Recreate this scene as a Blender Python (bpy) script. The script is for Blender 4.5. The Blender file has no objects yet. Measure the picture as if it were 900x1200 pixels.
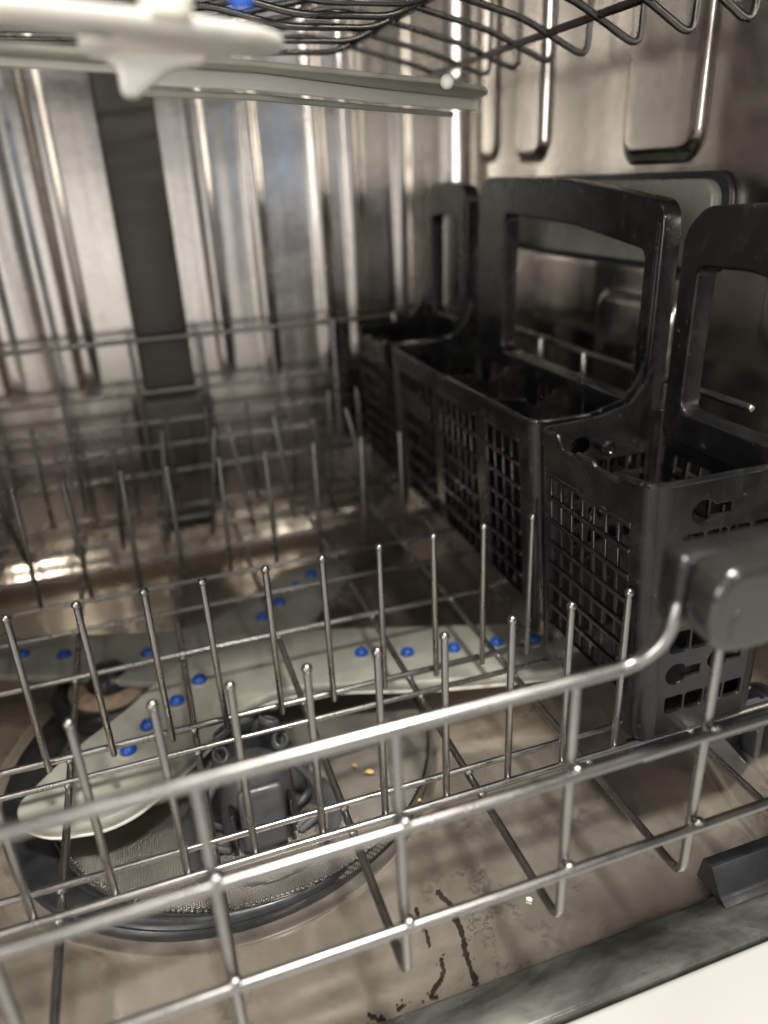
import bpy, bmesh, math, random
import numpy as np
from mathutils import Vector, Matrix
random.seed(7)
S = bpy.context.scene
C = S.collection

# ------------------------------------------------------------------ camera
cam_d = bpy.data.cameras.new("camera"); cam = bpy.data.objects.new("camera", cam_d); C.objects.link(cam)
RX = (0.94538993, -0.32330132, -0.0414021)      # image right
RD = (-0.16828238, -0.37536365, -0.91147308)    # image down
RF = (0.2791396, 0.86866472, -0.40927093)       # forward
cam.matrix_world = Matrix(((RX[0], -RD[0], -RF[0], 0), (RX[1], -RD[1], -RF[1], 0), (RX[2], -RD[2], -RF[2], .27), (0, 0, 0, 1)))
cam_d.sensor_fit = 'VERTICAL'; cam_d.sensor_height = 36; cam_d.lens = 870 / 1200 * 36
cam_d.clip_start = .005; cam_d.clip_end = 50
cam_d.dof.use_dof = True; cam_d.dof.focus_distance = .355; cam_d.dof.aperture_fstop = 3.9
S.camera = cam

# ------------------------------------------------------------------ light
w = bpy.data.worlds.new("World"); S.world = w; w.use_nodes = True
w.node_tree.nodes['Background'].inputs[0].default_value = (1.0, .95, .88, 1)
w.node_tree.nodes['Background'].inputs[1].default_value = .11
def area(name, loc, target, size, power, col, sy=None):
    l = bpy.data.lights.new(name, 'AREA'); l.energy = power; l.color = col; l.size = size
    if sy: l.shape = 'RECTANGLE'; l.size_y = sy
    o = bpy.data.objects.new(name, l); C.objects.link(o); o.location = loc
    o.rotation_euler = (Vector(target) - Vector(loc)).to_track_quat('-Z', 'Y').to_euler()
area('ceiling_light', (.15, -.05, 1.40), (.05, .22, 0), .20, 30, (1, .96, .89))
area('ceiling_downlight', (-.55, -1.3, 1.3), (0, .6, .1), .10, 4.5, (1, .93, .82))
area('ceiling_downlight', (.65, -1.3, 1.2), (0, .6, .1), .10, 5, (1, .93, .82))
area('back_wall_fill_light', (-.10, -1.9, -.16), (-.05, .7, .16), 1.05, 4.6, (1, .985, .95), 1.3)  # added low panel, gives the steel back wall something bright to reflect
area('left_fill_light', (-1.25, -.90, .50), (.2, .35, .15), .7, 17, (1, .97, .92), .75)  # added soft fill from the left for basket sides and right wall
area('blue_fill_light', (.78, -1.9, .50), (.1, .7, .3), .35, .6, (.55, .72, 1.0), .6)  # added dim bluish panel, only for a cool reflection in the back wall
S.view_settings.view_transform = 'Standard'; S.view_settings.look = 'None'
S.view_settings.exposure = .3; S.view_settings.gamma = 1
S.cycles.max_bounces = 10; S.cycles.glossy_bounces = 7; S.cycles.diffuse_bounces = 4
S.cycles.sample_clamp_indirect = 4; S.cycles.caustics_reflective = True

# ------------------------------------------------------------------ materials
def nt(name):
    m = bpy.data.materials.new(name); m.use_nodes = True
    t = m.node_tree; return m, t, t.nodes['Principled BSDF']
def N(t, kind, **k):
    n = t.nodes.new(kind)
    for a, b in k.items():
        if a in n.inputs.keys(): n.inputs[a].default_value = b
        else: setattr(n, a, b)
    return n
def coords(t, scale=(1, 1, 1)):
    tc = N(t, 'ShaderNodeTexCoord'); mp = N(t, 'ShaderNodeMapping'); mp.inputs['Scale'].default_value = scale
    t.links.new(tc.outputs['Object'], mp.inputs[0]); return mp.outputs[0]
def ramp(t, src, stops):
    r = N(t, 'ShaderNodeValToRGB'); e = r.color_ramp.elements
    while len(e) < len(stops): e.new(.5)
    for i, (p, c) in enumerate(stops):
        e[i].position = p; e[i].color = c if len(c) == 4 else (*c, 1)
    t.links.new(src, r.inputs[0]); return r.outputs[0]
def simple(name, col, rough, metal=0, var=.12, nscale=60, bump=.0, rvar=.1, spec=.5):
    m, t, b = nt(name)
    co = coords(t)
    n = N(t, 'ShaderNodeTexNoise', Scale=nscale, Detail=6, Roughness=.6); t.links.new(co, n.inputs['Vector'])
    lo = tuple(c * (1 - var) for c in col); hi = tuple(min(1, c * (1 + var)) for c in col)
    t.links.new(ramp(t, n.outputs[0], [(.3, lo), (.7, hi)]), b.inputs['Base Color'])
    t.links.new(ramp(t, n.outputs[0], [(.3, (rough - rvar,) * 3), (.7, (rough + rvar,) * 3)]), b.inputs['Roughness'])
    b.inputs['Metallic'].default_value = metal
    b.inputs['Specular IOR Level'].default_value = spec
    if bump:
        bn = N(t, 'ShaderNodeBump', Strength=bump, Distance=.001)
        n2 = N(t, 'ShaderNodeTexNoise', Scale=nscale * 5, Detail=3); t.links.new(co, n2.inputs['Vector'])
        t.links.new(n2.outputs[0], bn.inputs['Height']); t.links.new(bn.outputs[0], b.inputs['Normal'])
    return m
M = {}
M['wire'] = simple('stainless_wire', (.30, .293, .285), .29, 1, .10, 60, 0, .05)
M['rack_dark'] = simple('dark_metal_wire', (.16, .155, .15), .3, 1, .15, 90, 0, .08)  # darker metal tone for the upper rack wires
M['black'] = simple('black_plastic', (.012, .0118, .0115), .31, 0, .3, 45, .03, .06, .5)
M['black_soft'] = simple('dark_rubber', (.016, .0175, .020), .36, 0, .3, 60, .08, .1)
M['slate'] = simple('slate_grey_plastic', (.055, .057, .06), .4, 0, .25, 60, .12, .1)
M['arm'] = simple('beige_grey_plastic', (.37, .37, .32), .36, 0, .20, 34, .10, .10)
M['arm2'] = simple('shaded_grey_plastic', (.26, .265, .235), .38, 0, .14, 30, .05, .08)  # darker copy of the arm plastic, shade of the rear blades in its colour
M['near_white'] = simple('dimmed_white_plastic', (.66, .65, .60), .35, 0, .08, 30, .05, .08)  # white plastic darkened for the near blade, which the ceiling lamp overexposes
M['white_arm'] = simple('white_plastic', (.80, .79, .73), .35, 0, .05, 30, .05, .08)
M['blue'] = simple('blue_nozzle_plastic', (.012, .085, .42), .3, 0, .15, 60)
M['green_grey'] = simple('grey_green_plastic', (.19, .20, .17), .28, 0, .1, 40, .03, .06)
M['duct'] = simple('warm_dark_grey_plastic', (.075, .068, .060), .36, 0, .15, 20, .03, .06)
M['tan'] = simple('limescale_washer', (.36, .27, .19), .75, 0, .35, 140, .6, .1)
M['crumb'] = simple('food_crumb', (.72, .45, .14), .5, 0, .3, 400, .4)
M['cream'] = simple('cream_door_face', (.47, .47, .445), .35, 0, .05, 10, 0, .05)

# basket plastic: glossy black with chalky water spots and scuffs
m, t, b = nt('basket_plastic'); M['basket'] = m; co = coords(t)
n1 = N(t, 'ShaderNodeTexNoise', Scale=190, Detail=3, Roughness=.5); t.links.new(co, n1.inputs['Vector'])
n2 = N(t, 'ShaderNodeTexNoise', Scale=34, Detail=7, Roughness=.7, Distortion=.6); t.links.new(co, n2.inputs['Vector'])
ca = ramp(t, n1.outputs[0], [(.68, (.006, .006, .0065)), (.74, (.045, .044, .041))]); cb = ramp(t, n2.outputs[0], [(.46, (.006, .006, .0065)), (.78, (.024, .0225, .021))])
mx = N(t, 'ShaderNodeMix', data_type='RGBA', blend_type='LIGHTEN'); mx.inputs[0].default_value = 1
t.links.new(ca, mx.inputs[6]); t.links.new(cb, mx.inputs[7]); t.links.new(mx.outputs[2], b.inputs['Base Color'])
t.links.new(ramp(t, n2.outputs[0], [(.35, (.17,) * 3), (.7, (.34,) * 3)]), b.inputs['Roughness']); b.inputs['Specular IOR Level'].default_value = .46
bp = N(t, 'ShaderNodeBump', Strength=.03, Distance=.001); t.links.new(n1.outputs[0], bp.inputs['Height']); t.links.new(bp.outputs[0], b.inputs['Normal'])

# handle: grey metallic plastic, tone varying slightly at random
M['handle'] = simple('graphite_satin_handle', (.026, .025, .024), .20, .0, .2, 30, .03, .05, .8)

def steel(name, base, r0, r1, stain, horiz):
    m, t, b = nt(name); co = coords(t)
    b.inputs['Metallic'].default_value = 1
    n = N(t, 'ShaderNodeTexNoise', Scale=14, Detail=8, Roughness=.65, Distortion=.8); t.links.new(co, n.inputs['Vector'])
    n2 = N(t, 'ShaderNodeTexNoise', Scale=70, Detail=6, Roughness=.7, Distortion=1.5); t.links.new(co, n2.inputs['Vector'])
    mx = N(t, 'ShaderNodeMix', data_type='RGBA'); mx.inputs[0].default_value = .5
    dark = tuple(c * (1 - stain) for c in base)
    c1 = ramp(t, n.outputs[0], [(.38, dark), (.56, base)])
    c2 = ramp(t, n2.outputs[0], [(.36, dark), (.5, base), (.75, tuple(min(1, c * 1.1) for c in base))])
    t.links.new(c1, mx.inputs[6]); t.links.new(c2, mx.inputs[7]); t.links.new(mx.outputs[2], b.inputs['Base Color'])
    t.links.new(ramp(t, n.outputs[0], [(.3, (r0,) * 3), (.7, (r1,) * 3)]), b.inputs['Roughness'])
    # rolled-sheet waviness
    cw = coords(t, (14, 9, 1.2) if not horiz else (5, 9, 5))
    nw = N(t, 'ShaderNodeTexNoise', Scale=1.5, Detail=2); t.links.new(cw, nw.inputs['Vector'])
    bp = N(t, 'ShaderNodeBump', Strength=.25 if horiz else .5, Distance=.006); t.links.new(nw.outputs[0], bp.inputs['Height'])
    b2 = N(t, 'ShaderNodeBump', Strength=.10, Distance=.0006); t.links.new(n2.outputs[0], b2.inputs['Height'])
    t.links.new(bp.outputs[0], b2.inputs['Normal']); t.links.new(b2.outputs[0], b.inputs['Normal'])
    return m, t, b, co
M['tub'], *_ = steel('tub_steel', (.62, .585, .54), .17, .28, .14, False)

# floor: steel with smudges, mottled limescale and dark water trails (real wet marks)
m, t, b, co = steel('floor_steel', (.60, .535, .455), .09, .20, .14, True); M['floor'] = m; n_ls = N(t, 'ShaderNodeTexNoise', Scale=16, Detail=6, Roughness=.65, Distortion=.7); t.links.new(co, n_ls.inputs['Vector'])
t.links.new(ramp(t, n_ls.outputs[0], [(.36, (.86,) * 3), (.66, (.76,) * 3)]), b.inputs['Metallic'])
old = b.inputs['Base Color'].links[0].from_socket
nd = N(t, 'ShaderNodeTexNoise', Scale=55, Detail=5, Roughness=.7); t.links.new(co, nd.inputs['Vector'])
wv = N(t, 'ShaderNodeTexVoronoi', feature='DISTANCE_TO_EDGE', Scale=24, Randomness=1.0)
vm = N(t, 'ShaderNodeVectorMath', operation='MULTIPLY_ADD'); vm.inputs[1].default_value = (.06,) * 3
t.links.new(nd.outputs['Color'], vm.inputs[0]); t.links.new(co, vm.inputs[2]); t.links.new(vm.outputs[0], wv.inputs['Vector'])
line = ramp(t, wv.outputs['Distance'], [(.0, (1, 1, 1)), (.028, (0, 0, 0))])
msk = ramp(t, N(t, 'ShaderNodeTexNoise', Scale=11, Detail=3).outputs[0], [(.53, (0, 0, 0)), (.62, (.75, .75, .75))])
for n_ in t.nodes:
    if n_.bl_idname == 'ShaderNodeTexNoise' and not n_.inputs['Vector'].links: t.links.new(co, n_.inputs['Vector'])
mu = N(t, 'ShaderNodeMath', operation='MULTIPLY'); t.links.new(line, mu.inputs[0]); t.links.new(msk, mu.inputs[1])
mx = N(t, 'ShaderNodeMix', data_type='RGBA'); mx.inputs[7].default_value = (.12, .10, .085, 1)
t.links.new(mu.outputs[0], mx.inputs[0]); t.links.new(old, mx.inputs[6]); t.links.new(mx.outputs[2], b.inputs['Base Color'])

# sill strip: grimy green-grey
m, t, b = nt('grimy_sill'); M['sill'] = m; co = coords(t, (1, 2.2, 1))
n = N(t, 'ShaderNodeTexNoise', Scale=13, Detail=7, Roughness=.6, Distortion=1.0); t.links.new(co, n.inputs['Vector'])
n9 = N(t, 'ShaderNodeTexNoise', Scale=60, Detail=6, Roughness=.7, Distortion=.6); t.links.new(co, n9.inputs['Vector'])
ma = N(t, 'ShaderNodeMath', operation='MULTIPLY_ADD'); ma.inputs[1].default_value = .35; t.links.new(n9.outputs[0], ma.inputs[0])
mb = N(t, 'ShaderNodeMath', operation='MULTIPLY_ADD'); mb.inputs[1].default_value = .9; mb.inputs[2].default_value = -.12; t.links.new(n.outputs[0], mb.inputs[0]); t.links.new(mb.outputs[0], ma.inputs[2])
t.links.new(ramp(t, ma.outputs[0], [(.36, (.085, .085, .078)), (.48, (.15, .153, .138)), (.58, (.22, .225, .20)), (.8, (.34, .34, .31))]), b.inputs['Base Color'])
t.links.new(ramp(t, n.outputs[0], [(.35, (.18,) * 3), (.7, (.42,) * 3)]), b.inputs['Roughness']); b.inputs['Metallic'].default_value = .6

# fine filter mesh: woven dots
m, t, b = nt('filter_mesh_steel'); M['mesh'] = m; co = coords(t)
b.inputs['Metallic'].default_value = .85
facs = []
for ax in (0, 1):
    wv = N(t, 'ShaderNodeTexWave', wave_type='BANDS', bands_direction='XY'[ax], Scale=250); t.links.new(co, wv.inputs['Vector'])
    facs.append(wv.outputs['Fac'])
mu = N(t, 'ShaderNodeMath', operation='MULTIPLY'); t.links.new(facs[0], mu.inputs[0]); t.links.new(facs[1], mu.inputs[1])
nn = N(t, 'ShaderNodeTexNoise', Scale=30, Detail=4); t.links.new(co, nn.inputs['Vector'])
c0 = ramp(t, mu.outputs[0], [(.25, (.40, .375, .33)), (.6, (.02, .018, .016))])
mx = N(t, 'ShaderNodeMix', data_type='RGBA', blend_type='MULTIPLY'); mx.inputs[0].default_value = 1
t.links.new(c0, mx.inputs[6]); t.links.new(ramp(t, nn.outputs[0], [(.3, (.6, .6, .6)), (.7, (1, 1, 1))]), mx.inputs[7])
t.links.new(mx.outputs[2], b.inputs['Base Color']); b.inputs['Roughness'].default_value = .33
bp = N(t, 'ShaderNodeBump', Strength=.7, Distance=.0005, invert=True); t.links.new(mu.outputs[0], bp.inputs['Height']); t.links.new(bp.outputs[0], b.inputs['Normal'])

# ------------------------------------------------------------------ helpers
def link(name, me, mat, parent=None, smooth=True, angle=None):
    if smooth:
        for p in me.polygons: p.use_smooth = True
    if angle is not None: me.set_sharp_from_angle(angle=math.radians(angle))
    me.materials.clear(); me.materials.append(mat)
    o = bpy.data.objects.new(name, me); C.objects.link(o)
    if parent: o.parent = parent
    return o
def fin(name, bm, mat, parent=None, angle=40):
    bmesh.ops.recalc_face_normals(bm, faces=bm.faces)
    me = bpy.data.meshes.new(name); bm.to_mesh(me); bm.free()
    return link(name, me, mat, parent, True, angle)
def thing(name, label, cat, loc=(0, 0, 0), group=None):
    o = bpy.data.objects.new(name, None); C.objects.link(o); o.location = loc; o.empty_display_size = .01
    o['label'] = label; o['category'] = cat
    if group: o['group'] = group
    bpy.context.view_layer.update()
    return o
def tag(o, label, cat, group=None):
    o['label'] = label; o['category'] = cat
    if group: o['group'] = group
    return o
def fillet(pts, r, k=5):
    pts = [Vector(p) for p in pts]; out = [pts[0]]
    for i in range(1, len(pts) - 1):
        a, b_, c = pts[i - 1], pts[i], pts[i + 1]
        d1 = (a - b_); d2 = (c - b_); rr = min(r, d1.length * .45, d2.length * .45)
        p0 = b_ + d1.normalized() * rr; p1 = b_ + d2.normalized() * rr
        for j in range(k + 1):
            u = j / k; out.append(p0 * (1 - u) ** 2 + b_ * 2 * u * (1 - u) + p1 * u * u)
    out.append(pts[-1]); return out
def tube(bm, pts, r, seg=10, bend=0, cap=1.0, wob=0):
    if bend: pts = fillet(pts, bend)
    pts = [Vector(p) for p in pts]
    if wob and len(pts) == 2:
        a, b_ = pts; k = max(2, int((b_ - a).length / .02)); pts = [a.lerp(b_, i / k) for i in range(k + 1)]
        pts = [p + (Vector([random.uniform(-wob, wob) for _ in range(3)]) if 0 < i < k else Vector()) for i, p in enumerate(pts)]
    rings = []; T = (pts[1] - pts[0]).normalized()
    nrm = T.orthogonal().normalized()
    def ring(c, T, nrm, rad):
        bt = T.cross(nrm)
        return [bm.verts.new(c + (nrm * math.cos(2 * math.pi * i / seg) + bt * math.sin(2 * math.pi * i / seg)) * rad) for i in range(seg)]
    first = T.copy(); n0 = nrm.copy()
    for q, s in ((.92, .38), (.55, .82)): rings.append(ring(pts[0] - T * r * q * cap, T, nrm, r * s))
    for i, p in enumerate(pts):
        if i == 0: Tn = T
        elif i == len(pts) - 1: Tn = (pts[i] - pts[i - 1]).normalized()
        else: Tn = ((pts[i] - pts[i - 1]).normalized() + (pts[i + 1] - pts[i]).normalized()).normalized()
        nrm = (nrm - Tn * nrm.dot(Tn)).normalized()
        rings.append(ring(p, Tn, nrm, r))
    for q, s in ((.55, .82), (.92, .38)): rings.append(ring(pts[-1] + Tn * r * q * cap, Tn, nrm, r * s))
    for a, b_ in zip(rings, rings[1:]):
        for i in range(seg): bm.faces.new((a[i], a[(i + 1) % seg], b_[(i + 1) % seg], b_[i]))
    bm.faces.new(rings[0][::-1]); bm.faces.new(rings[-1])
def wire(name, pts, r, mat, parent, bend=0, seg=10, wob=0):
    bm = bmesh.new(); tube(bm, pts, r, seg, bend, wob=wob); return fin(name, bm, mat, parent, 60)
def ball(bm, c, r, sc=(1, 1, 1), u=10, v=7):
    bmesh.ops.create_uvsphere(bm, u_segments=u, v_segments=v, radius=r, matrix=Matrix.Translation(c) @ Matrix.Diagonal((*sc, 1)))
def boxb(bm, lo, hi, bev=0, seg=2, mat4=None):
    lo = Vector(lo); hi = Vector(hi); c = (lo + hi) / 2; s = hi - lo
    r = bmesh.ops.create_cube(bm, size=1, matrix=Matrix.Translation(c) @ Matrix.Diagonal((*s, 1)))
    vs = r['verts']
    if bev:
        es = list({e for v in vs for e in v.link_edges})
        res = bmesh.ops.bevel(bm, geom=es, offset=bev, segments=seg, affect='EDGES', profile=.5)
        vs = list({v for f in res['faces'] for v in f.verts} | {v for v in vs if v.is_valid})
    if mat4: bmesh.ops.transform(bm, matrix=mat4, verts=[v for v in vs if v.is_valid])
def lathe(bm, prof, c, seg=48, sx=1, sy=1):
    c = Vector(c); rings = []
    for r, z in prof:
        if r < 1e-6: rings.append([bm.verts.new(c + Vector((0, 0, z)))])
        else: rings.append([bm.verts.new(c + Vector((r * sx * math.cos(2 * math.pi * i / seg), r * sy * math.sin(2 * math.pi * i / seg), z))) for i in range(seg)])
    for a, b_ in zip(rings, rings[1:]):
        for i in range(seg):
            j = (i + 1) % seg
            if len(a) == 1 and len(b_) == 1: continue
            if len(a) == 1: bm.faces.new((a[0], b_[j], b_[i]))
            elif len(b_) == 1: bm.faces.new((a[i], a[j], b_[0]))
            else: bm.faces.new((a[i], a[j], b_[j], b_[i]))
def rrect(x0, y0, x1, y1, r, k=3):
    out = []
    for cx, cy, a0 in ((x1 - r, y1 - r, 0), (x0 + r, y1 - r, 90), (x0 + r, y0 + r, 180), (x1 - r, y0 + r, 270)):
        for i in range(k + 1):
            a = math.radians(a0 + 90 * i / k); out.append((cx + r * math.cos(a), cy + r * math.sin(a)))
    return out
def round_poly(pts, r, k=4):
    n = len(pts); out = []
    for i in range(n):
        a, b_, c = Vector(pts[i - 1]), Vector(pts[i]), Vector(pts[(i + 1) % n])
        d1 = a - b_; d2 = c - b_; rr = min(r, d1.length * .45, d2.length * .45)
        p0 = b_ + d1.normalized() * rr; p1 = b_ + d2.normalized() * rr
        for j in range(k + 1):
            u = j / k; out.append(tuple(p0 * (1 - u) ** 2 + b_ * 2 * u * (1 - u) + p1 * u * u))
    return out
def plate_mesh(loops, thick, bev=.0005, bres=1):
    """2D outline plus holes, extruded to a solid plate (local xy, centred in z)"""
    cu = bpy.data.curves.new('outline', 'CURVE'); cu.dimensions = '2D'; cu.fill_mode = 'BOTH'
    cu.extrude = max(thick / 2 - bev, .00005); cu.bevel_depth = bev; cu.bevel_resolution = bres; cu.offset = -bev
    for lp in loops:
        s = cu.splines.new('POLY'); s.points.add(len(lp) - 1)
        for i, p in enumerate(lp): s.points[i].co = (p[0], p[1], 0, 1)
        s.use_cyclic_u = True
    o = bpy.data.objects.new('outline', cu); C.objects.link(o)
    dg = bpy.context.evaluated_depsgraph_get()
    me = bpy.data.meshes.new_from_object(o.evaluated_get(dg)); bpy.data.objects.remove(o); bpy.data.curves.remove(cu)
    return me
def frame_mat(o, ux, uy):
    ux = Vector(ux); uy = Vector(uy); uz = ux.cross(uy); o = Vector(o)
    return Matrix(((ux.x, uy.x, uz.x, o.x), (ux.y, uy.y, uz.y, o.y), (ux.z, uy.z, uz.z, o.z), (0, 0, 0, 1)))
YZ = lambda x: frame_mat((x, 0, 0), (0, 1, 0), (0, 0, 1))      # plate drawn in (Y,Z)
XZ = lambda y: frame_mat((0, y, 0), (1, 0, 0), (0, 0, 1))      # plate drawn in (X,Z)
XY = lambda z: frame_mat((0, 0, z), (1, 0, 0), (0, 1, 0))
def plate(bm, loops, thick, mat4, bev=.0005, bres=1):
    me = plate_mesh(loops, thick, bev, bres); me.transform(mat4); bm.from_mesh(me); bpy.data.meshes.remove(me)
def struct(o): o['kind'] = 'structure'; return o

# ------------------------------------------------------------------ tub (pressed steel liner)
XL, XR, YF, YB, ZF, ZT = -.235, .330, .192, .715, -.056, .60
RC = .032
def sm(x, a, b_):
    tt = np.clip((x - a) / (b_ - a), 0, 1); return tt * tt * (3 - 2 * tt)
def rr_h(u, v, u0, u1, v0, v1, r, bw):
    """1 inside a rounded rectangle, falling to 0 over bw outside"""
    cx, cy = (u0 + u1) / 2, (v0 + v1) / 2; hx, hy = (u1 - u0) / 2 - r, (v1 - v0) / 2 - r
    dx = np.maximum(np.abs(u - cx) - hx, 0); dy = np.maximum(np.abs(v - cy) - hy, 0)
    d = np.sqrt(dx * dx + dy * dy) - r
    return 1 - sm(d, 0, bw)
la = YB - RC - YF; lb = XR - XL - 2 * RC; arc = RC * math.pi / 2; tot = 2 * la + 2 * arc + lb
s = np.linspace(0, tot, 640); zz = np.linspace(ZF, ZT, 250)
px = np.empty_like(s); py = np.empty_like(s); nx = np.empty_like(s); ny = np.empty_like(s)
for i, q in enumerate(s):
    if q < la: px[i], py[i], nx[i], ny[i] = XL, YF + q, 1, 0
    elif q < la + arc:
        a = (q - la) / RC; px[i] = XL + RC - RC * math.cos(a); py[i] = YB - RC + RC * math.sin(a); nx[i] = math.cos(a); ny[i] = -math.sin(a)
    elif q < la + arc + lb: px[i], py[i], nx[i], ny[i] = XL + RC + q - la - arc, YB, 0, -1
    elif q < la + 2 * arc + lb:
        a = (q - la - arc - lb) / RC; px[i] = XR - RC + RC * math.sin(a); py[i] = YB - RC + RC * math.cos(a); nx[i] = -math.sin(a); ny[i] = -math.cos(a)
    else: px[i], py[i], nx[i], ny[i] = XR, YB - RC - (q - la - 2 * arc - lb), -1, 0
SS, ZZ = np.meshgrid(s, zz, indexing='ij'); PX = px[:, None] + 0 * ZZ; PY = py[:, None] + 0 * ZZ
h = np.zeros_like(SS)
right = (nx < -.999)[:, None]; left = (nx > .999)[:, None]; back = (ny < -.999)[:, None]
for sgn, mask in ((1, right), (1, left)):
    for (y0, y1, z0, z1, hh, r) in ((.3985, .464, .279, .47, .0045, .010), (.572, .612, .284, .47, .006, .009), (.654, .684, .286, .47, .004, .008),
                                (.395, .574, .04, .209, .005, .012), (.395, .472, .09, .187, .004, .010),
                                (.22, .3225, .178, .235, .007, .012)):
        h += np.where(mask, hh * rr_h(PY, ZZ, y0, y1, z0, z1, r, .006), 0)
for (x, wd, hh) in ((-.044, .009, .006), (-.070, .004, .0025), (-.105, .010, .004), (.079, .004, .004), (.123, .004, .005), (.181, .005, .005), (.214, .012, .005), (.262, .010, .004), (-.14, .009, .005), (-.17, .006, .005)):
    e = 1 - sm(np.abs(PX - x), wd * .3, wd * .3 + .0075)
    h += np.where(back, .62 * hh * e * sm(ZZ, .095, .125), 0)
P3 = np.stack([PX + nx[:, None] * h, PY + ny[:, None] * h, ZZ], -1).reshape(-1, 3)
def grid_mesh(name, P3, nu, nv):
    i = np.arange(nu - 1)[:, None] * nv + np.arange(nv - 1)[None, :]
    F = np.stack([i, i + nv, i + nv + 1, i + 1], -1).reshape(-1, 4)
    me = bpy.data.meshes.new(name); me.from_pydata(P3.tolist(), [], F.tolist()); me.validate(); return me
struct(link('tub_wall', grid_mesh('tub_wall', P3, len(s), len(zz)), M['tub']))
# floor basin: flat centre, round-over ledge towards the back and the sides, recess for the filter
gx = np.linspace(XL - .002, XR + .002, 240); gy = np.linspace(YF, YB + .002, 230); GX, GY = np.meshgrid(gx, gy, indexing='ij')
FC = (.012, .382)
z = np.full_like(GX, ZF)
d_r = GX - (.262 + .02 * sm(GY, .2, .3)); d_l = -.17 - GX; d_b = GY - .665
dd = np.sqrt(np.maximum(d_r, 0) ** 2 + np.maximum(d_l, 0) ** 2 + np.maximum(d_b, 0) ** 2)
z += .024 * sm(dd, 0, .018)
z += .006 * (1 - sm(GY, YF, YF + .012)) * 0
rad = np.sqrt((GX - .010) ** 2 + (GY - .386) ** 2); z -= .0025 * (1 - sm(rad, .130, .140)) + .007 * (1 - sm(rad, .10, .118))
struct(link('tub_floor', grid_mesh('tub_floor', np.stack([GX, GY, z], -1).reshape(-1, 3), 240, 230), M['floor']))
bm = bmesh.new(); boxb(bm, (XL - .003, YF, ZT - .002), (XR + .003, YB + .003, ZT + .004)); struct(fin('tub_ceiling', bm, M['tub']))
# door sill strip and door face in front of the tub
bm = bmesh.new(); boxb(bm, (-.40, .1665, -.075), (.50, YF - .0005, ZF + .0035), .0025, 3); struct(fin('door_sill', bm, M['sill']))
bm = bmesh.new(); boxb(bm, (-.40, -.30, -.085), (.50, .1655, ZF + .0015), .003, 3); struct(fin('door_panel', bm, M['cream']))

# ------------------------------------------------------------------ back wall feed duct, side wall plate
bm = bmesh.new(); boxb(bm, (.001, .696, ZF + .03), (.047, .7135, .50), .003, 3)
boxb(bm, (-.012, .690, .02), (.060, .7125, .095), .004, 3)
tag(fin('supply_duct', bm, M['duct']), 'tall dark grey water duct running up the ribbed steel back wall', 'duct')
t_ = thing('wall_vent_plate', 'grey green rounded plastic plate on right tub wall behind the basket handles', 'vent plate', (.327, .48, .24))
def world_plate(name, loops, thick, m4, mat, parent, bev=.0005, bres=2):
    bm = bmesh.new(); plate(bm, loops, thick, m4, bev, bres)
    if parent: bmesh.ops.transform(bm, matrix=parent.matrix_world.inverted(), verts=bm.verts)
    bmesh.ops.remove_doubles(bm, verts=bm.verts, dist=1e-6)
    return fin(name, bm, mat, parent, 35)
world_plate('cover', [rrect(.366, .214, .63, .2625, .012, 5)], .008, YZ(.322), M['green_grey'], t_, .002)
world_plate('backing', [rrect(.361, .210, .635, .2665, .015, 5)], .004, YZ(.3278), M['black_soft'], t_, .001)

# ------------------------------------------------------------------ filter in the floor
ft = thing('floor_filter', 'round steel mesh filter with dark rubber rim set in the tub floor', 'filter', (FC[0], FC[1], ZF))
def rel(bm, parent): bmesh.ops.transform(bm, matrix=parent.matrix_world.inverted(), verts=bm.verts)
bm = bmesh.new(); RCN = Vector((.010, .386)); MCN = Vector((.023, .3775))
lathe(bm, [(.1290, -.0585), (.1290, -.0545), (.1275, -.0528), (.1262, -.0530), (.1255, -.0522), (.1235, -.0505), (.1200, -.0498), (.1190, -.0506), (.1180, -.0500), (.1158, -.0515), (.1143, -.0535), (.1140, -.060), (.12, -.062)], (0, 0, 0), 96)
for v in bm.verts:
    rr_ = v.co.xy.length; k_ = max(0, min(1, (.129 - rr_) / .0148)); c_ = RCN.lerp(MCN, k_); v.co.x += c_.x; v.co.y += c_.y
rel(bm, ft); fin('rubber_rim', bm, M['black_soft'], ft, 50)
bm = bmesh.new(); TC = (.022, .322)
prof = [(.117, -.0535), (.1155, -.0500), (.1140, -.0518), (.09, -.0545), (.06, -.0575), (.03, -.0595), (0, -.060)]
lathe(bm, prof, (MCN.x, MCN.y, 0), 96); rel(bm, ft); fin('mesh_plate', bm, M['mesh'], ft, 30)
bm = bmesh.new()
for i in range(280):                       # rolled bright edge of the mesh, little crimps
    a = 2 * math.pi * i / 280; ball(bm, (MCN.x + .1130 * math.cos(a), MCN.y + .1130 * math.sin(a), -.0512), .0009, u=5, v=4)
rel(bm, ft); o = fin('crimped_edge', bm, M['wire'], ft, 60)
# centre cartridge: collar, drum and grip
tu = thing('filter_cartridge', 'dark grey twist out filter cartridge with grip holes standing in the mesh filter', 'filter', (*TC, -.058))
bm = bmesh.new(); lathe(bm, [(.045, -.0590), (.0455, -.0555), (.0435, -.0530), (.040, -.0535), (.036, -.0565), (.028, -.0575), (0, -.0575)], (TC[0], TC[1] - .004, 0), 64)
rel(bm, tu); fin('collar', bm, M['slate'], tu, 45)
bm = bmesh.new(); lathe(bm, [(.0215, -.058), (.0205, -.03), (.0200, -.0050), (.0188, -.0022), (.017, -.0015), (.0155, -.0035), (.0150, -.02), (0, -.02)], (*TC, 0), 48, 1, 1.12)
rel(bm, tu); fin('drum', bm, M['slate'], tu, 50)
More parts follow.
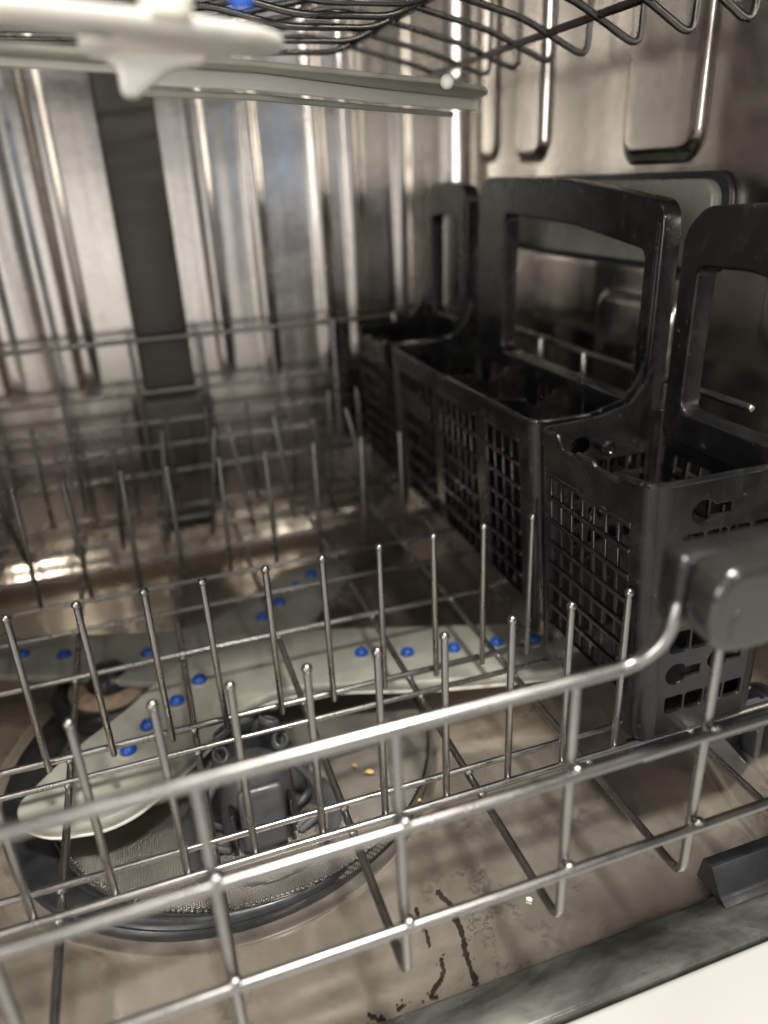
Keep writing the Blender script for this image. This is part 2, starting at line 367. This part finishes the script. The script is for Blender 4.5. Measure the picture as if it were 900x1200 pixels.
# top crown: petals with oval holes
for i, a in enumerate((40, 90, 140, 200, 340)):
    bm = bmesh.new(); ar = math.radians(a)
    ov = [(.0065 * math.cos(q * math.pi / 8), .0045 * math.sin(q * math.pi / 8)) for q in range(16)]
    inn = [(.0045 * math.cos(q * math.pi / 8), .0026 * math.sin(q * math.pi / 8)) for q in range(16)]
    m4 = Matrix.Translation((TC[0] + .0165 * math.cos(ar), TC[1] + .018 * math.sin(ar), -.0005)) @ Matrix.Rotation(ar + math.pi / 2, 4, 'Z') @ Matrix.Rotation(math.radians(28), 4, 'X')
    plate(bm, [ov, inn], .004, m4, .0009, 2); rel(bm, tu); fin('grip_loop', bm, M['slate'], tu, 50)
for sx in (-1, 1):
    for k_ in (0, 1):
        bm = bmesh.new()
        tube(bm, [(TC[0] + sx * .0205, TC[1] - .012 + k_ * .016, -.012), (TC[0] + sx * (.031 - .003 * k_), TC[1] - .014 + k_ * .018, -.028), (TC[0] + sx * (.034 - .003 * k_), TC[1] - .014 + k_ * .018, -.050), (TC[0] + sx * .020, TC[1] - .018 + k_ * .016, -.054)], .0021, 10, .012)
        rel(bm, tu); fin('side_rib', bm, M['slate'], tu, 60)
bm = bmesh.new(); boxb(bm, (TC[0] - .012, TC[1] - .0262, -.052), (TC[0] + .012, TC[1] - .0205, -.012), .003, 3); rel(bm, tu); fin('front_panel', bm, M['slate'], tu, 50)
for sx in (-1, 1):
    bm = bmesh.new(); boxb(bm, (TC[0] + sx * .0155 - .0012, TC[1] - .0245, -.048), (TC[0] + sx * .0155 + .0012, TC[1] - .015, -.026), .0006, 1); rel(bm, tu); fin('slot', bm, M['black'], tu)
def text_obj(txt, size, m4, mat, parent, name, ext=.0003):
    cu = bpy.data.curves.new(name, 'FONT'); cu.body = txt; cu.size = size; cu.extrude = ext; cu.align_x = 'CENTER'; cu.align_y = 'CENTER'
    o = bpy.data.objects.new(name, cu); C.objects.link(o); dg = bpy.context.evaluated_depsgraph_get()
    me = bpy.data.meshes.new_from_object(o.evaluated_get(dg)); bpy.data.objects.remove(o); bpy.data.curves.remove(cu)
    me.transform(parent.matrix_world.inverted() @ m4 if parent else m4); return link(name, me, mat, parent, False)
M['emb'] = simple('raised_grey_lettering', (.16, .165, .16), .4, 0, .1, 80)
text_obj('LOCK', .0072, Matrix.Translation((TC[0] + .028, TC[1] - .036, -.0528)) @ Matrix.Rotation(math.radians(42), 4, 'Z'), M['emb'], tu, 'lock_lettering')
bm = bmesh.new(); plate(bm, [rrect(-.006, -.003, .006, .003, .0005), rrect(-.0054, -.0024, .0054, .0024, .0004)], .0006, Matrix.Translation((TC[0] + .003, TC[1] - .0425, -.0527)), .0001)
plate(bm, [[(-.004, -.0004), (.001, -.0004), (.001, -.0014), (.004, 0), (.001, .0014), (.001, .0004), (-.004, .0004)]], .0006, Matrix.Translation((TC[0] + .003, TC[1] - .0425, -.0527)), .0001)
rel(bm, tu); fin('arrow_mark', bm, M['emb'], tu)
# crumbs on the mesh and floor
def crumb(x, y, z, r, lab, mat='crumb'):
    bm = bmesh.new(); bmesh.ops.create_icosphere(bm, subdivisions=2, radius=r)
    for v in bm.verts: v.co = Vector((v.co.x * 1.4, v.co.y, v.co.z * .6)) * random.uniform(.75, 1.2)
    o = fin('crumb', bm, M[mat]); o.location = (x, y, z); o.rotation_euler = (0, 0, random.random() * 3)
    tag(o, lab, 'crumb', 'food crumbs left in the tub'); return o
# (positions from the photograph, on the mesh plane)

# round inlet cap at the back left
cp = thing('inlet_cap', 'dark round cap with scaly tan washer beyond the spray arm, left of the filter', 'cap', (-.055, .462, -.05))
bm = bmesh.new(); lathe(bm, [(.040, -.050), (.040, -.041), (.035, -.038), (.030, -.040), (.029, -.046)], (-.055, .462, 0), 48); rel(bm, cp); fin('outer_ring', bm, M['black_soft'], cp, 50)
bm = bmesh.new(); lathe(bm, [(.029, -.050), (.028, -.040), (.022, -.036), (.016, -.038), (.0155, -.046)], (-.055, .462, 0), 48); rel(bm, cp); fin('washer', bm, M['tan'], cp, 60)
bm = bmesh.new(); lathe(bm, [(.0155, -.050), (.015, -.035), (.009, -.026), (.004, -.024), (0, -.024)], (-.055, .462, 0), 32); rel(bm, cp); fin('knob', bm, M['black_soft'], cp, 50)

# ------------------------------------------------------------------ lower spray arm
sa = thing('lower_spray_arm', 'beige grey four bladed spray arm with blue nozzles under the lower rack', 'spray arm', (.028, .444, -.03))
ol = [(-.101, .349), (-.100, .338), (-.085, .324), (-.057, .319), (-.040, .324), (-.009, .350), (.014, .374), (.034, .388), (.058, .392), (.09, .383), (.141, .364), (.226, .343), (.240, .352), (.243, .386),
      (.22, .406), (.201, .413), (.135, .436), (.10, .450), (.06, .461), (.02, .462), (-.012, .448), (-.026, .430), (-.045, .408), (-.075, .383)]
ol2 = [(-.135, .542), (-.150, .528), (-.150, .502), (-.128, .488), (-.062, .457), (-.03, .437), (.05, .426), (.092, .470), (.100, .484), (.132, .518), (.146, .541), (.135, .560), (.111, .563), (.089, .561), (.056, .531), (.035, .511), (.016, .500), (-.01, .499), (-.053, .512)]
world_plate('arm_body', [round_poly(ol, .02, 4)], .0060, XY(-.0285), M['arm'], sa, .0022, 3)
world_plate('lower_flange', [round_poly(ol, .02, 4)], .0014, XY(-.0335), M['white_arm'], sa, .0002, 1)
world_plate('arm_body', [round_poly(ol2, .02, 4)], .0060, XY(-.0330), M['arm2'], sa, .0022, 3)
noz = [(-.111, .499), (-.083, .487), (-.027, .466), (.056, .482), (.071, .498), (.089, .517), (.105, .532), (.111, .406), (.14, .394), (.171, .387), (.201, .382), (.225, .375), (.053, .434), (.003, .417), (-.013, .4), (-.031, .383), (-.043, .365)]
for i, (x, y) in enumerate(noz):
    bm = bmesh.new(); lathe(bm, [(.0048, 0), (.0046, .0016), (.0036, .0034), (.0018, .0042), (.0012, .0036), (0, .0036)], (0, 0, 0), 20)
    back_ = i < 7 or i == 12; y += .007 if back_ else .004; zn = -.0300 if back_ else -.0255
    bmesh.ops.transform(bm, matrix=sa.matrix_world.inverted() @ Matrix.Translation((x * (1.02 if back_ else 1), y, zn)) @ Matrix.Rotation(.25 * math.sin(i * 2.1), 4, 'X'), verts=bm.verts)
    fin('nozzle', bm, M['blue'], sa, 50)
    bm = bmesh.new(); lathe(bm, [(.0075, -.0002), (.0070, .0007), (.0058, .0009), (.0050, .0002)], (0, 0, 0), 24)
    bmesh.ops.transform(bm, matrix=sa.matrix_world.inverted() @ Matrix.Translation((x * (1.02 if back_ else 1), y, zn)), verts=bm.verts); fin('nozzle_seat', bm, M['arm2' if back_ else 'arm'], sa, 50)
bm = bmesh.new(); lathe(bm, [(.024, -.0255), (.022, -.0245), (.012, -.0240), (0, -.0240)], (.028, .444, 0), 40)
lathe(bm, [(.020, -.036), (.022, -.052)], (.028, .444, 0), 32); rel(bm, sa); fin('hub', bm, M['arm'], sa, 50)

# ------------------------------------------------------------------ lower rack
rk = thing('lower_rack', 'stainless steel wire dish rack with rows of upright tines, pulled slightly forward', 'dish rack', (.05, .168, 0))
base = Vector(rk.location)
def R_(p): return tuple(Vector(p) - base)
def rw(name, pts, r, bend=0, wob=0, seg=10): return wire(name, [R_(p) for p in pts], r, M['wire'], rk, bend, seg, wob)
YR = .168; RB = .690; XRL, XRR = -.20, .300
# front rails; the top one dips into the grip
rw('top_rail', [(-.215, YR, .1195), (.1385, YR, .1195), (.1475, YR - .003, .1285), (.1500, YR - .003, .142)], .0025, .012, seg=14)
rw('front_rail', [(-.215, YR, .0785), (.32, YR, .0785)], .0021, seg=14)
rw('front_rail', [(-.215, YR, .0315), (.32, YR, .0315)], .0020, seg=14)
DX = [-.192, -.1305, -.0680, -.0045, .0562, .1200, .1782, .2390]
for i, x in enumerate(DX):
    top = .1172 if x < .17 else .128
    bm = bmesh.new()
    tube(bm, [R_(q) for q in ((x - .0005, YR + .0042, top), (x, YR + .004, 0), (x, RB - .0045, 0), (x, RB - .0045, .152))], .0019, 12, .008)
    for z_ in (.0785, .0315):                       # weld beads on the rails
        ball(bm, R_((x + .0004, YR + .0006, z_ + .0022)), .0022, (1.2, 1, .7), 10, 7)
    for yw in (.2415, .2565, .3385, .3200, .4105, .505): ball(bm, R_((x, yw, .0022)), .0022, (1.1, 1.2, 1), 8, 6)
    fin('long_wire', bm, M['wire'], rk, 60)
# cross wires on the floor of the rack
for y, r in ((.2415, .0018), (.2565, .0016), (.3385, .0019), (.3200, .0016), (.4105, .0019), (.505, .0019), (.425, .0016) , (.465, .0017), (.552, .0018), (.60, .0018), (.625, .0017), (.655, .0018)):
    if y == .425: continue
    rw('cross_wire', [(-.215, y, .004), (.20 if y > .3 else .29, y, .004)], r)
for z_ in (.150, .103, .075, .052, .026): rw('back_rail', [(-.215, RB, z_), (.30, RB, z_)], .0023)
TX = [-.1385, -.109, -.0775, -.0460, -.0163, .0124, .0428, .0724, .1028, .1347, .1643, .1945]
def tine_mesh(hh, lean=0):
    bm = bmesh.new(); tube(bm, [(0, 0, .0035), (lean, 0, hh - .002)], .0017, 12); ball(bm, (lean, 0, hh - .0013), .0023, u=12, v=8)
    bmesh.ops.recalc_face_normals(bm, faces=bm.faces)
    me = bpy.data.meshes.new('tine'); bm.to_mesh(me); bm.free()
    for p in me.polygons: p.use_smooth = True
    me.materials.append(M['wire']); return me
TM = tine_mesh(.0945)
def tine(x, y, tilt=(0, 0), me=TM):
    o = bpy.data.objects.new('tine', me); C.objects.link(o); o.parent = rk; o.location = R_((x, y, 0)); o.rotation_euler = (tilt[0], tilt[1], random.random() * 6)
    o.rotation_mode = 'XYZ'; return o
for i, x in enumerate(TX):
    tine(x, .2437, (random.uniform(-.006, .006), random.uniform(-.006, .006))); tine(x, .333, (random.uniform(-.008, .008), random.uniform(-.008, .008)))
for x in (-.128, -.094, -.060, -.026, .006, .040, .075, .11, .146, .18): tine(x, .509, (random.uniform(-.02, .02), random.uniform(-.03, .03)))
for x in (-.145, -.109, -.073, -.037, -.001, .035, .071, .107, .143, .179): tine(x, .585, (random.uniform(-.22, -.12), random.uniform(-.03, .03)))
for x in (-.130, -.094, -.058, -.022, .014, .05, .086, .122, .158, .19): tine(x, .65, (random.uniform(-.02, .02), random.uniform(-.03, .03)))
# right side of the rack: hook and rails behind the baskets
rw('side_rail', [(.300, .20, .100), (.300, RB, .100)], .0022)
rw('side_rail', [(.300, .345, .152), (.300, RB, .152)], .0022)
rw('side_rail', [(.300, .17, .048), (.300, RB, .048)], .0022)
rw('side_hook', [(.300, .338, .10), (.300, .338, .152), (.300, .297, .152)], .0023, .004)
for y in (.39, .45, .51, .57, .63): rw('side_wire', [(.24, y, 0), (.2975, y, 0), (.2975, y, .152)], .002, .006)
# grip on the front
bm = bmesh.new(); plate(bm, [round_poly([(.1500, .1300), (.1490, .1605), (.40, .1605), (.40, .1300)], .013, 7)], .013, XZ(.1555), .0028, 4)
tube(bm, [(.1580, .1492, .1370), (.1574, .1491, .1415), (.1582, .1492, .1460)], .0008, 8, .003)
for v in bm.verts: v.co.z += (v.co.y - .149) * .12
for v in bm.verts: v.co = Vector(R_(v.co))
fin('grip', bm, M['handle'], rk, 60)
bm = bmesh.new(); boxb(bm, (.1480, .1625, .1310), (.40, .1740, .1575), .003, 3)
for v in bm.verts: v.co.z += (v.co.y - .149) * .12
for v in bm.verts: v.co = Vector(R_(v.co))
fin('grip_cap', bm, M['black'], rk, 40)
# roller bracket at the right
bm = bmesh.new()
tri = [(.243, -.002), (.262, -.004), (.2995, -.004), (.2995, -.050), (.288, -.052), (.272, -.040)]
plate(bm, [round_poly(tri, .003, 3), round_poly([(.262, -.009), (.285, -.012), (.287, -.040)], .002, 2), round_poly([(.2895, -.010), (.2965, -.010), (.2965, -.045), (.2905, -.046)], .001, 2)], .012, XZ(.246), .0012, 2)
plate(bm, [round_poly(tri, .003, 3)], .002, XZ(.2545), .0005, 1)
for v in bm.verts: v.co = Vector(R_(v.co))
fin('roller_bracket', bm, M['slate'], rk, 40)
bm = bmesh.new(); lathe(bm, [(0, -.006), (.017, -.006), (.019, -.004), (.019, .004), (.017, .006), (0, .006)], (0, 0, 0), 40)
bmesh.ops.transform(bm, matrix=Matrix.Translation(R_((.3095, .262, -.026))) @ Matrix.Rotation(math.pi / 2, 4, 'Y'), verts=bm.verts); fin('roller', bm, M['black_soft'], rk, 50)
# bracket rail under the basket: a flat tab plate
bm = bmesh.new(); boxb(bm, (.205, .2330, -.0025), (.31, .250, .0000), .001, 2)
for v in bm.verts: v.co = Vector(R_(v.co))
fin('clip_strip', bm, M['slate'], rk, 40)

# ------------------------------------------------------------------ cutlery baskets
def basket(name, label, y0, y1, panels, front, rim_front_ramp, dividers, hy0, hy1, hz0, hz1, win, rowp, peg=False, top=.146):
    b = thing(name, label, 'cutlery basket', (.24, (y0 + y1) / 2, .006), 'black cutlery baskets')
    x0, x1, zb, zt, rc, th = .203, .277, .008, top, .011, .0024
    def taper(bm):
        for v in bm.verts:
            k = max(0, min(1, (v.co.z - zb) / (zt - zb))); v.co.x -= .009 * k * max(0, min(1, (x1 - v.co.x) / (x1 - x0)))
        rel(bm, b)
    # body: base, corner posts, front/back walls, rim beads
    bm = bmesh.new()
    plate(bm, [rrect(x0, y0, x1, y1, rc, 5)], .003, XY(zb), .001, 2)
    for cx, cy, a0 in ((x1 - rc, y1 - rc, 0), (x0 + rc, y1 - rc, 90), (x0 + rc, y0 + rc, 180), (x1 - rc, y0 + rc, 270)):
        lo = []; k = 8
        for i in range(k + 1):
            a = math.radians(a0 + 90 * i / k); lo.append((cx + rc * math.cos(a), cy + rc * math.sin(a)))
        for i in range(k, -1, -1):
            a = math.radians(a0 + 90 * i / k); lo.append((cx + (rc - th) * math.cos(a), cy + (rc - th) * math.sin(a)))
        rings = [[bm.verts.new((p[0], p[1], zq)) for p in lo] for zq in (zb, zb + .03, zb + .06, zb + .09, zt)]
        for r0, r1 in zip(rings, rings[1:]):
            for i in range(len(lo)): j = (i + 1) % len(lo); bm.faces.new((r0[i], r0[j], r1[j], r1[i]))
        bm.faces.new(rings[-1]); bm.faces.new(rings[0][::-1])
    fx0, fx1 = x0 + rc - .0003, x1 - rc + .0003
    def wall_out(ramp):
        if ramp: return [(fx0, zb), (fx1, zb), (fx1, zt + .030), (fx1 - .004, zt + .016), (fx1 - .012, zt + .006), (fx1 - .028, zt + .0015), (fx0, zt)]
        return [(fx0, zb), (fx1, zb), (fx1, zt), (fx0, zt)]
    plate(bm, [wall_out(rim_front_ramp)] + front, th, XZ(y0 + th / 2), .0005, 1)
    # back wall with hole, windows
    bw = [rrect(fx0 + .008 + i * .0115, zz_, fx0 + .0175 + i * .0115, zz_ + .0095, .0015) for i in range(4) for zz_ in (.112, .099, .084, .07)]
    key = [(fx0 + .0135 + .0055 * math.cos(q * math.pi / 8), .1315 + .0055 * math.sin(q * math.pi / 8)) for q in range(16)]
    plate(bm, [wall_out(True)] + bw + [key], th, XZ(y1 - th / 2), .0005, 1)
    # rim bead
    tube(bm, fillet([(fx0, y0 + .0012, zt), (x0 + .003, y0 + .0035, zt), (x0 + .0012, y0 + rc, zt)], .006, 6), .0016, 8)
    tube(bm, [(fx0, y0 + .0012, zt), (fx1 - (.03 if rim_front_ramp else 0), y0 + .0012, zt)], .0016, 8)
    taper(bm); fin('body', bm, M['basket'], b, 38)
    # side walls
    for sx, nm in ((0, 'side_wall'), (1, 'side_wall')):
        bm = bmesh.new(); xx = x0 + th / 2 if sx == 0 else x1 - th / 2
        ya, yb = y0 + rc - .0003, y1 - rc + .0003
        if sx == 0:
            L = yb - ya
            top_e = [(ya, zt), (ya + L * .10, zt - .001), (ya + L * .16, zt - .0045), (ya + L * .40, zt - .0045), (ya + L * .44, zt - .0025), (ya + L * .60, zt - .0025), (ya + L * .66, zt - .0055), (ya + L * .80, zt - .0055), (ya + L * .87, zt + .001), (yb, zt)] if y1 - y0 < .12 else [(ya, zt), (ya + L * .5, zt), (ya + L * .53, zt - .002), (yb, zt)]
        else: top_e = [(ya, zt), (yb, zt)]
        outer = [(yb, zb), (ya, zb)] + top_e
        holes = [rrect(p0, p2, p1, p3, .001, 2) for (p0, p1, p2, p3) in panels]
        plate(bm, [outer] + holes, th, YZ(xx), .0005, 1)
        if sx == 0:
            for (p, q) in zip(top_e, top_e[1:]): tube(bm, [(x0 + .0012, p[0], p[1]), (x0 + .0012, q[0], q[1])], .0015, 8)
        taper(bm); fin(nm, bm, M['basket'], b, 38)
        # lattice
        bm = bmesh.new()
        for (p0, p1, p2, p3) in panels:
            nvb = max(1, round((p1 - p0) / .0103)); st = (p1 - p0) / nvb
            for i in range(0, nvb + 1): yy = p0 + st * i; boxb(bm, (xx - .0006, yy - .0012, p2 - .001), (xx + .0008, yy + .0012, p3 + .001), .0003, 1)
            nh = max(1, round((p3 - p2) / rowp)); sh = (p3 - p2) / nh
            for i in range(0, nh + 1): z__ = p2 + sh * i; boxb(bm, (xx - .0019, p0 - .001, z__ - .0013), (xx + .0004, p1 + .001, z__ + .0013), .0004, 1)
        taper(bm); fin('lattice', bm, M['basket'], b, 38)
    # dividers
    for yd in dividers:
        bm = bmesh.new(); zd = zt - .006
        plate(bm, [[(x0 + .002, zb), (x1 - .002, zb), (x1 - .002, zd), (x0 + .052, zd), (x0 + .048, zd - .004), (x0 + .040, zd - .009), (x0 + .034, zd - .009), (x0 + .030, zd - .004), (x0 + .024, zd - .003), (x0 + .002, zd)],
                   [(x0 + .02, zd - .03), (x0 + .05, zd - .018), (x0 + .058, zd - .03), (x0 + .058, zd - .06), (x0 + .02, zd - .06)]], .0018, XZ(yd), .0004, 1)
        rel(bm, b); fin('divider', bm, M['basket'], b, 38)
    # handle
    bm = bmesh.new()
    ho = [(hy0, zt - .012), (hy0, hz0 - .008), (hy0 + .006, hz0), (hy0 * .55 + hy1 * .45, (hz0 + hz1) / 2 + .004), (hy1 - .012, hz1), (hy1, hz1 - .012), (hy1, zt - .012)]
    wy0, wy1, wz0, wz1, wb = win
    hole = [(wy0, wb), (wy0, wz0), (wy0 * .55 + wy1 * .45, (wz0 + wz1) / 2 + .003), (wy1, wz1), (wy1, wb)]
    plate(bm, [round_poly(ho, .007, 4), round_poly(hole, .006, 5)], .012, YZ(.2710), .0016, 3)
    tube(bm, fillet([(.2620, hy0 + .0025, zt + .002), (.2645, hy0 + .0025, zt + .02), (.2645, hy0 + .0025, hz0 - .012)], .01, 5), .0012, 8)
    rel(bm, b); fin('handle', bm, M['basket'], b, 38)
    if peg:
        bm = bmesh.new(); lathe(bm, [(.0035, 0), (.0035, .006), (.0045, .0065), (.0045, .009), (.003, .010), (.0024, .0092), (0, .0092)], (0, 0, 0), 24)
        bmesh.ops.transform(bm, matrix=b.matrix_world.inverted() @ Matrix.Translation((fx0 + .022 - .006, y1 + .0005, .1315)) @ Matrix.Rotation(math.pi / 2, 4, 'X'), verts=bm.verts)
        fin('peg', bm, M['basket'], b, 50)
    return b
def keyh(cx, cz, r=.0058, L=.0135, hw=.0027):
    lp = []
    a0 = math.asin(hw / r)
    for q in range(15):
        a = a0 + (2 * math.pi - 2 * a0) * q / 14; lp.append((cx + r * math.cos(a), cz + r * math.sin(a)))
    lp += [(cx + L, cz - hw), (cx + L, cz + hw)]; return lp
F1 = [keyh(.2295, .1305), keyh(.2235, .0445), keyh(.2470, .0475)]
for (xa, n_, za, zb_) in ((.2205, 4, .1105, .1205), (.2205, 4, .092, .101), (.2190, 4, .0575, .0690), (.2185, 4, .0215, .0310)):
    for i in range(n_): F1.append(rrect(xa + .0117 * i, za, xa + .0117 * i + .0102, zb_, .0014))
F2 = [rrect(.2190 + .0117 * i, z_, .2292 + .0117 * i, z_ + .0105, .0014) for i in range(4) for z_ in (.112, .098, .078, .05, .03)]
basket('cutlery_basket', 'small black lattice cutlery basket nearest the camera, behind the rack grip', .238, .3345, [(.2505, .3205, .030, .124)], F1, False, [], .236, .3220, .2475, .2520, (.246, .3085, .2195, .2245, .152), .0138)
basket('cutlery_basket', 'long black cutlery basket in the middle with dividers and arched handle', .3395, .568, [(.3540, .3980, .030, .1325), (.412, .4720, .030, .1325), (.486, .550, .030, .1325)], F2, True, [.415, .484], .3375, .556, .2545, .2680, (.3510, .512, .2295, .2435, .147), .0155, peg=False)
basket('cutlery_basket', 'blurred small black cutlery basket farthest back beside the tub corner', .575, .672, [(.588, .658, .03, .125)], F2, False, [], .577, .668, .262, .262, (.592, .650, .238, .238, .158), .0138)

# peg through the hole between the first two baskets (belongs to the middle basket)
mid = bpy.data.objects['cutlery_basket.001']
bm = bmesh.new(); lathe(bm, [(.0033, -.004), (.0033, .004), (.0045, .0045), (.0045, .007), (.003, .008), (.0024, .0072), (0, .0072)], (0, 0, 0), 24)
bmesh.ops.transform(bm, matrix=mid.matrix_world.inverted() @ Matrix.Translation((.2335, .3305, .1315)) @ Matrix.Rotation(math.pi / 2, 4, 'X'), verts=bm.verts)
fin('peg', bm, M['basket'], mid, 50)

# gasket end piece at front right corner
bm = bmesh.new()
plate(bm, [round_poly([(.182, -.0525), (.203, -.0525), (.201, -.0385), (.195, -.0375), (.1865, -.0495)], .0012, 2)], .11, YZ(.2745), .0006, 1)
tag(fin('door_seal', bm, M['black_soft'], None, 35), 'dark rubber seal strip at the front right corner of the sill', 'seal')

# ------------------------------------------------------------------ upper rack and upper spray arm
ur = thing('upper_rack', 'dark wire upper rack hanging across the top edge, only its bent underside in view', 'dish rack', (.05, .45, .36))
ub = Vector(ur.location)
def uw(name, pts, r, bend=0, mat='rack_dark'): return wire(name, [tuple(Vector(p) - ub) for p in pts], r, M[mat], ur, bend)
for i, y in enumerate((.286, .322, .362, .405, .457, .498, .544, .59, .64)):
    uw('bent_wire', [(.292, y, .43), (.290, y, .326 + .04 * (y - .32)), (.2450, y, .352), (.16, y, .372), (.05, y, .352), (-.2, y, .352)], .0019, .010)
uw('long_rail', [(.262, .27, .3445), (.262, .68, .3445)], .0022)
uw('long_rail', [(.293, .27, .43), (.293, .68, .43)], .0024)
for x in (.20, .13): uw('long_rail', [(x, .30, .366), (x, .68, .366)], .0018)
for y in (.33, .355, .38, .41, .44, .48, .52):
    uw('cup_wire', [(-.2, y, .347), (.02, y, .347), (.06, y, .352), (.10, y, .343), (.15, y, .343), (.18, y, .36)], .0017, .01)

us = thing('upper_spray_arm', 'white plastic upper spray arm out of focus at the top left', 'spray arm', (.02, .30, .31))
blade = [(-.16, .225), (-.026, .300), (.062, .338), (.171, .401), (.211, .434), (.2215, .452), (.228, .478), (.215, .480), (.14, .418), (.067, .358), (-.024, .315), (-.16, .235)]
world_plate('far_blade', [round_poly(blade, .006, 4)], .0025, XY(.3138), M['arm'], us, .0008, 2)  # grey on a white arm: the dim underside is put into the colour
def strip(pts, z0, z1, th):
    bm = bmesh.new(); pts = [Vector(p) for p in pts]
    lo = []; hi = []
    for i, p in enumerate(pts):
        d = (pts[min(i + 1, len(pts) - 1)] - pts[max(i - 1, 0)]).normalized(); n = Vector((-d.y, d.x)) * th / 2
        lo.append(p + n); hi.append(p - n)
    plate(bm, [[(p.x, p.y) for p in lo + hi[::-1]]], z1 - z0, XY((z0 + z1) / 2), .0008, 2); return bm
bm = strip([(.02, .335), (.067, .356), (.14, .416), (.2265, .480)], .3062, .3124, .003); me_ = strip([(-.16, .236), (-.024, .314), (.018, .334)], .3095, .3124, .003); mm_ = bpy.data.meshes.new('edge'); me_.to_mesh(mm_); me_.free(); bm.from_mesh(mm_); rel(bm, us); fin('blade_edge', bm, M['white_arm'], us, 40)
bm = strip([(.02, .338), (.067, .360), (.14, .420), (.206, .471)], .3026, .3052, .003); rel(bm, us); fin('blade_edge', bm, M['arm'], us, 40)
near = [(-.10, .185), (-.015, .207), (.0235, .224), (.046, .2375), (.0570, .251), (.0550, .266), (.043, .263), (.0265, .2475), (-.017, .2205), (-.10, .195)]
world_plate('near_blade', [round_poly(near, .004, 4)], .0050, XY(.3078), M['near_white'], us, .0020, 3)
fin_o = [(0.0013, 0.3112), (0.0025, 0.3075), (0.0062, 0.3053), (0.0088, 0.3036), (0.0088, 0.2964), (0.0131, 0.2952), (0.0245, 0.3031), (0.0351, 0.3045), (0.0374, 0.3104)]
world_plate('hub_fin', [round_poly(fin_o, .002, 3)], .012, XZ(.27), M['white_arm'], us, .002, 3)
bm = bmesh.new(); lathe(bm, [(0, .306), (.021, .306), (.023, .3075), (.023, .311), (0, .311)], (.022, .262, 0), 32); rel(bm, us); fin('hub', bm, M['white_arm'], us, 40)
bm = bmesh.new(); lathe(bm, [(.0065, .330), (.0065, .3105)], (.0215, .226, 0), 24); rel(bm, us); fin('mounting_post', bm, M['white_arm'], us, 40)
bm = bmesh.new(); ball(bm, (.164, .380, .3115), .0034, u=16, v=12); rel(bm, us); fin('end_knob', bm, M['white_arm'], us, 40)
bm = bmesh.new(); lathe(bm, [(.0028, .3105), (.0026, .3125), (.0014, .3135), (0, .3135)], (.0395, .221, 0), 20); rel(bm, us); fin('nozzle', bm, M['blue'], us, 40)

# crumbs
for (x, y, r, l) in ((.0829, .3383, .0012, 'tiny orange food crumb on the filter mesh, nearest the cartridge'), (.0896, .3303, .0017, 'largest yellow food crumb on the filter mesh right of the cartridge'),
                     (.1087, .2993, .0012, 'small yellow crumb at the right edge of the filter mesh')):
    crumb(x, y, -.0528, r, l)
crumb(.137, .222, ZF + .001, .0012, 'white speck lying on the bare steel floor near the sill', 'white_arm')

# wet trails drying on the bare floor: thin films of dark water
M['wet'] = simple('dark_wet_residue', (.022, .018, .015), .12, 0, .4, 300, 0, .05, .6)
trails = [[(0.0965, 0.2432), (0.0986, 0.2363), (0.1008, 0.2319), (0.0993, 0.2256), (0.0988, 0.2155), (0.0964, 0.2083), (0.0958, 0.2007), (0.0947, 0.1921)], [(0.0835, 0.238), (0.0829, 0.2318), (0.0835, 0.2235), (0.0819, 0.2164)], [(0.0852, 0.2099), (0.084, 0.2043), (0.0805, 0.1998), (0.0762, 0.1973), (0.074, 0.195), (0.077, 0.1935)], [(0.0457, 0.1978), (0.0491, 0.1942), (0.0524, 0.1926)], [(0.0581, 0.1947), (0.062, 0.1956)]]
labs = ['longest dark wet trail running to the sill on the steel floor', 'short wet trail left of the longest one, ending in drops', 'hooked wet trail between the short trail and the sill', 'tiny wet squiggle at the sill, leftmost on the floor', 'small wet fleck beside the leftmost squiggle at the sill']
for pts, lab in zip(trails, labs):
    bm = bmesh.new(); P = []
    for a, b_ in zip(pts, pts[1:]):
        for k in range(8): P.append(Vector(a).lerp(Vector(b_), k / 8))
    P.append(Vector(pts[-1])); L = []; Rr = []
    for i, p_ in enumerate(P):
        d = (P[min(i + 1, len(P) - 1)] - P[max(i - 1, 0)]).normalized(); n_ = Vector((-d.y, d.x)); w_ = random.uniform(.0006, .0015) * (1.2 if lab[:7] == 'longest' else .8)
        if i in (0, len(P) - 1): w_ = .0001
        j_ = n_ * random.uniform(-.0004, .0004)
        L.append(bm.verts.new((*(p_ + n_ * w_ + j_), -.05535))); Rr.append(bm.verts.new((*(p_ - n_ * w_ + j_), -.05535)))
    for i in range(len(P) - 1): bm.faces.new((L[i], L[i + 1], Rr[i + 1], Rr[i]))
    for _ in range(6):
        q = random.choice(P) + Vector((random.gauss(0, .0022), random.gauss(0, .0022))); ball(bm, (*q, -.0556), random.uniform(.0002, .0006), (1.3, 1, .5), 7, 4)
    r_ = bmesh.ops.extrude_face_region(bm, geom=[f for f in bm.faces if len(f.verts) == 4 and all(abs(v.co.z + .05535) < 1e-7 for v in f.verts)])
    for v in r_['geom']:
        if isinstance(v, bmesh.types.BMVert): v.co.z -= .0008
    tag(fin('wet_trail', bm, M['wet'], None, 40), lab, 'water trail', 'wet trails on the floor')
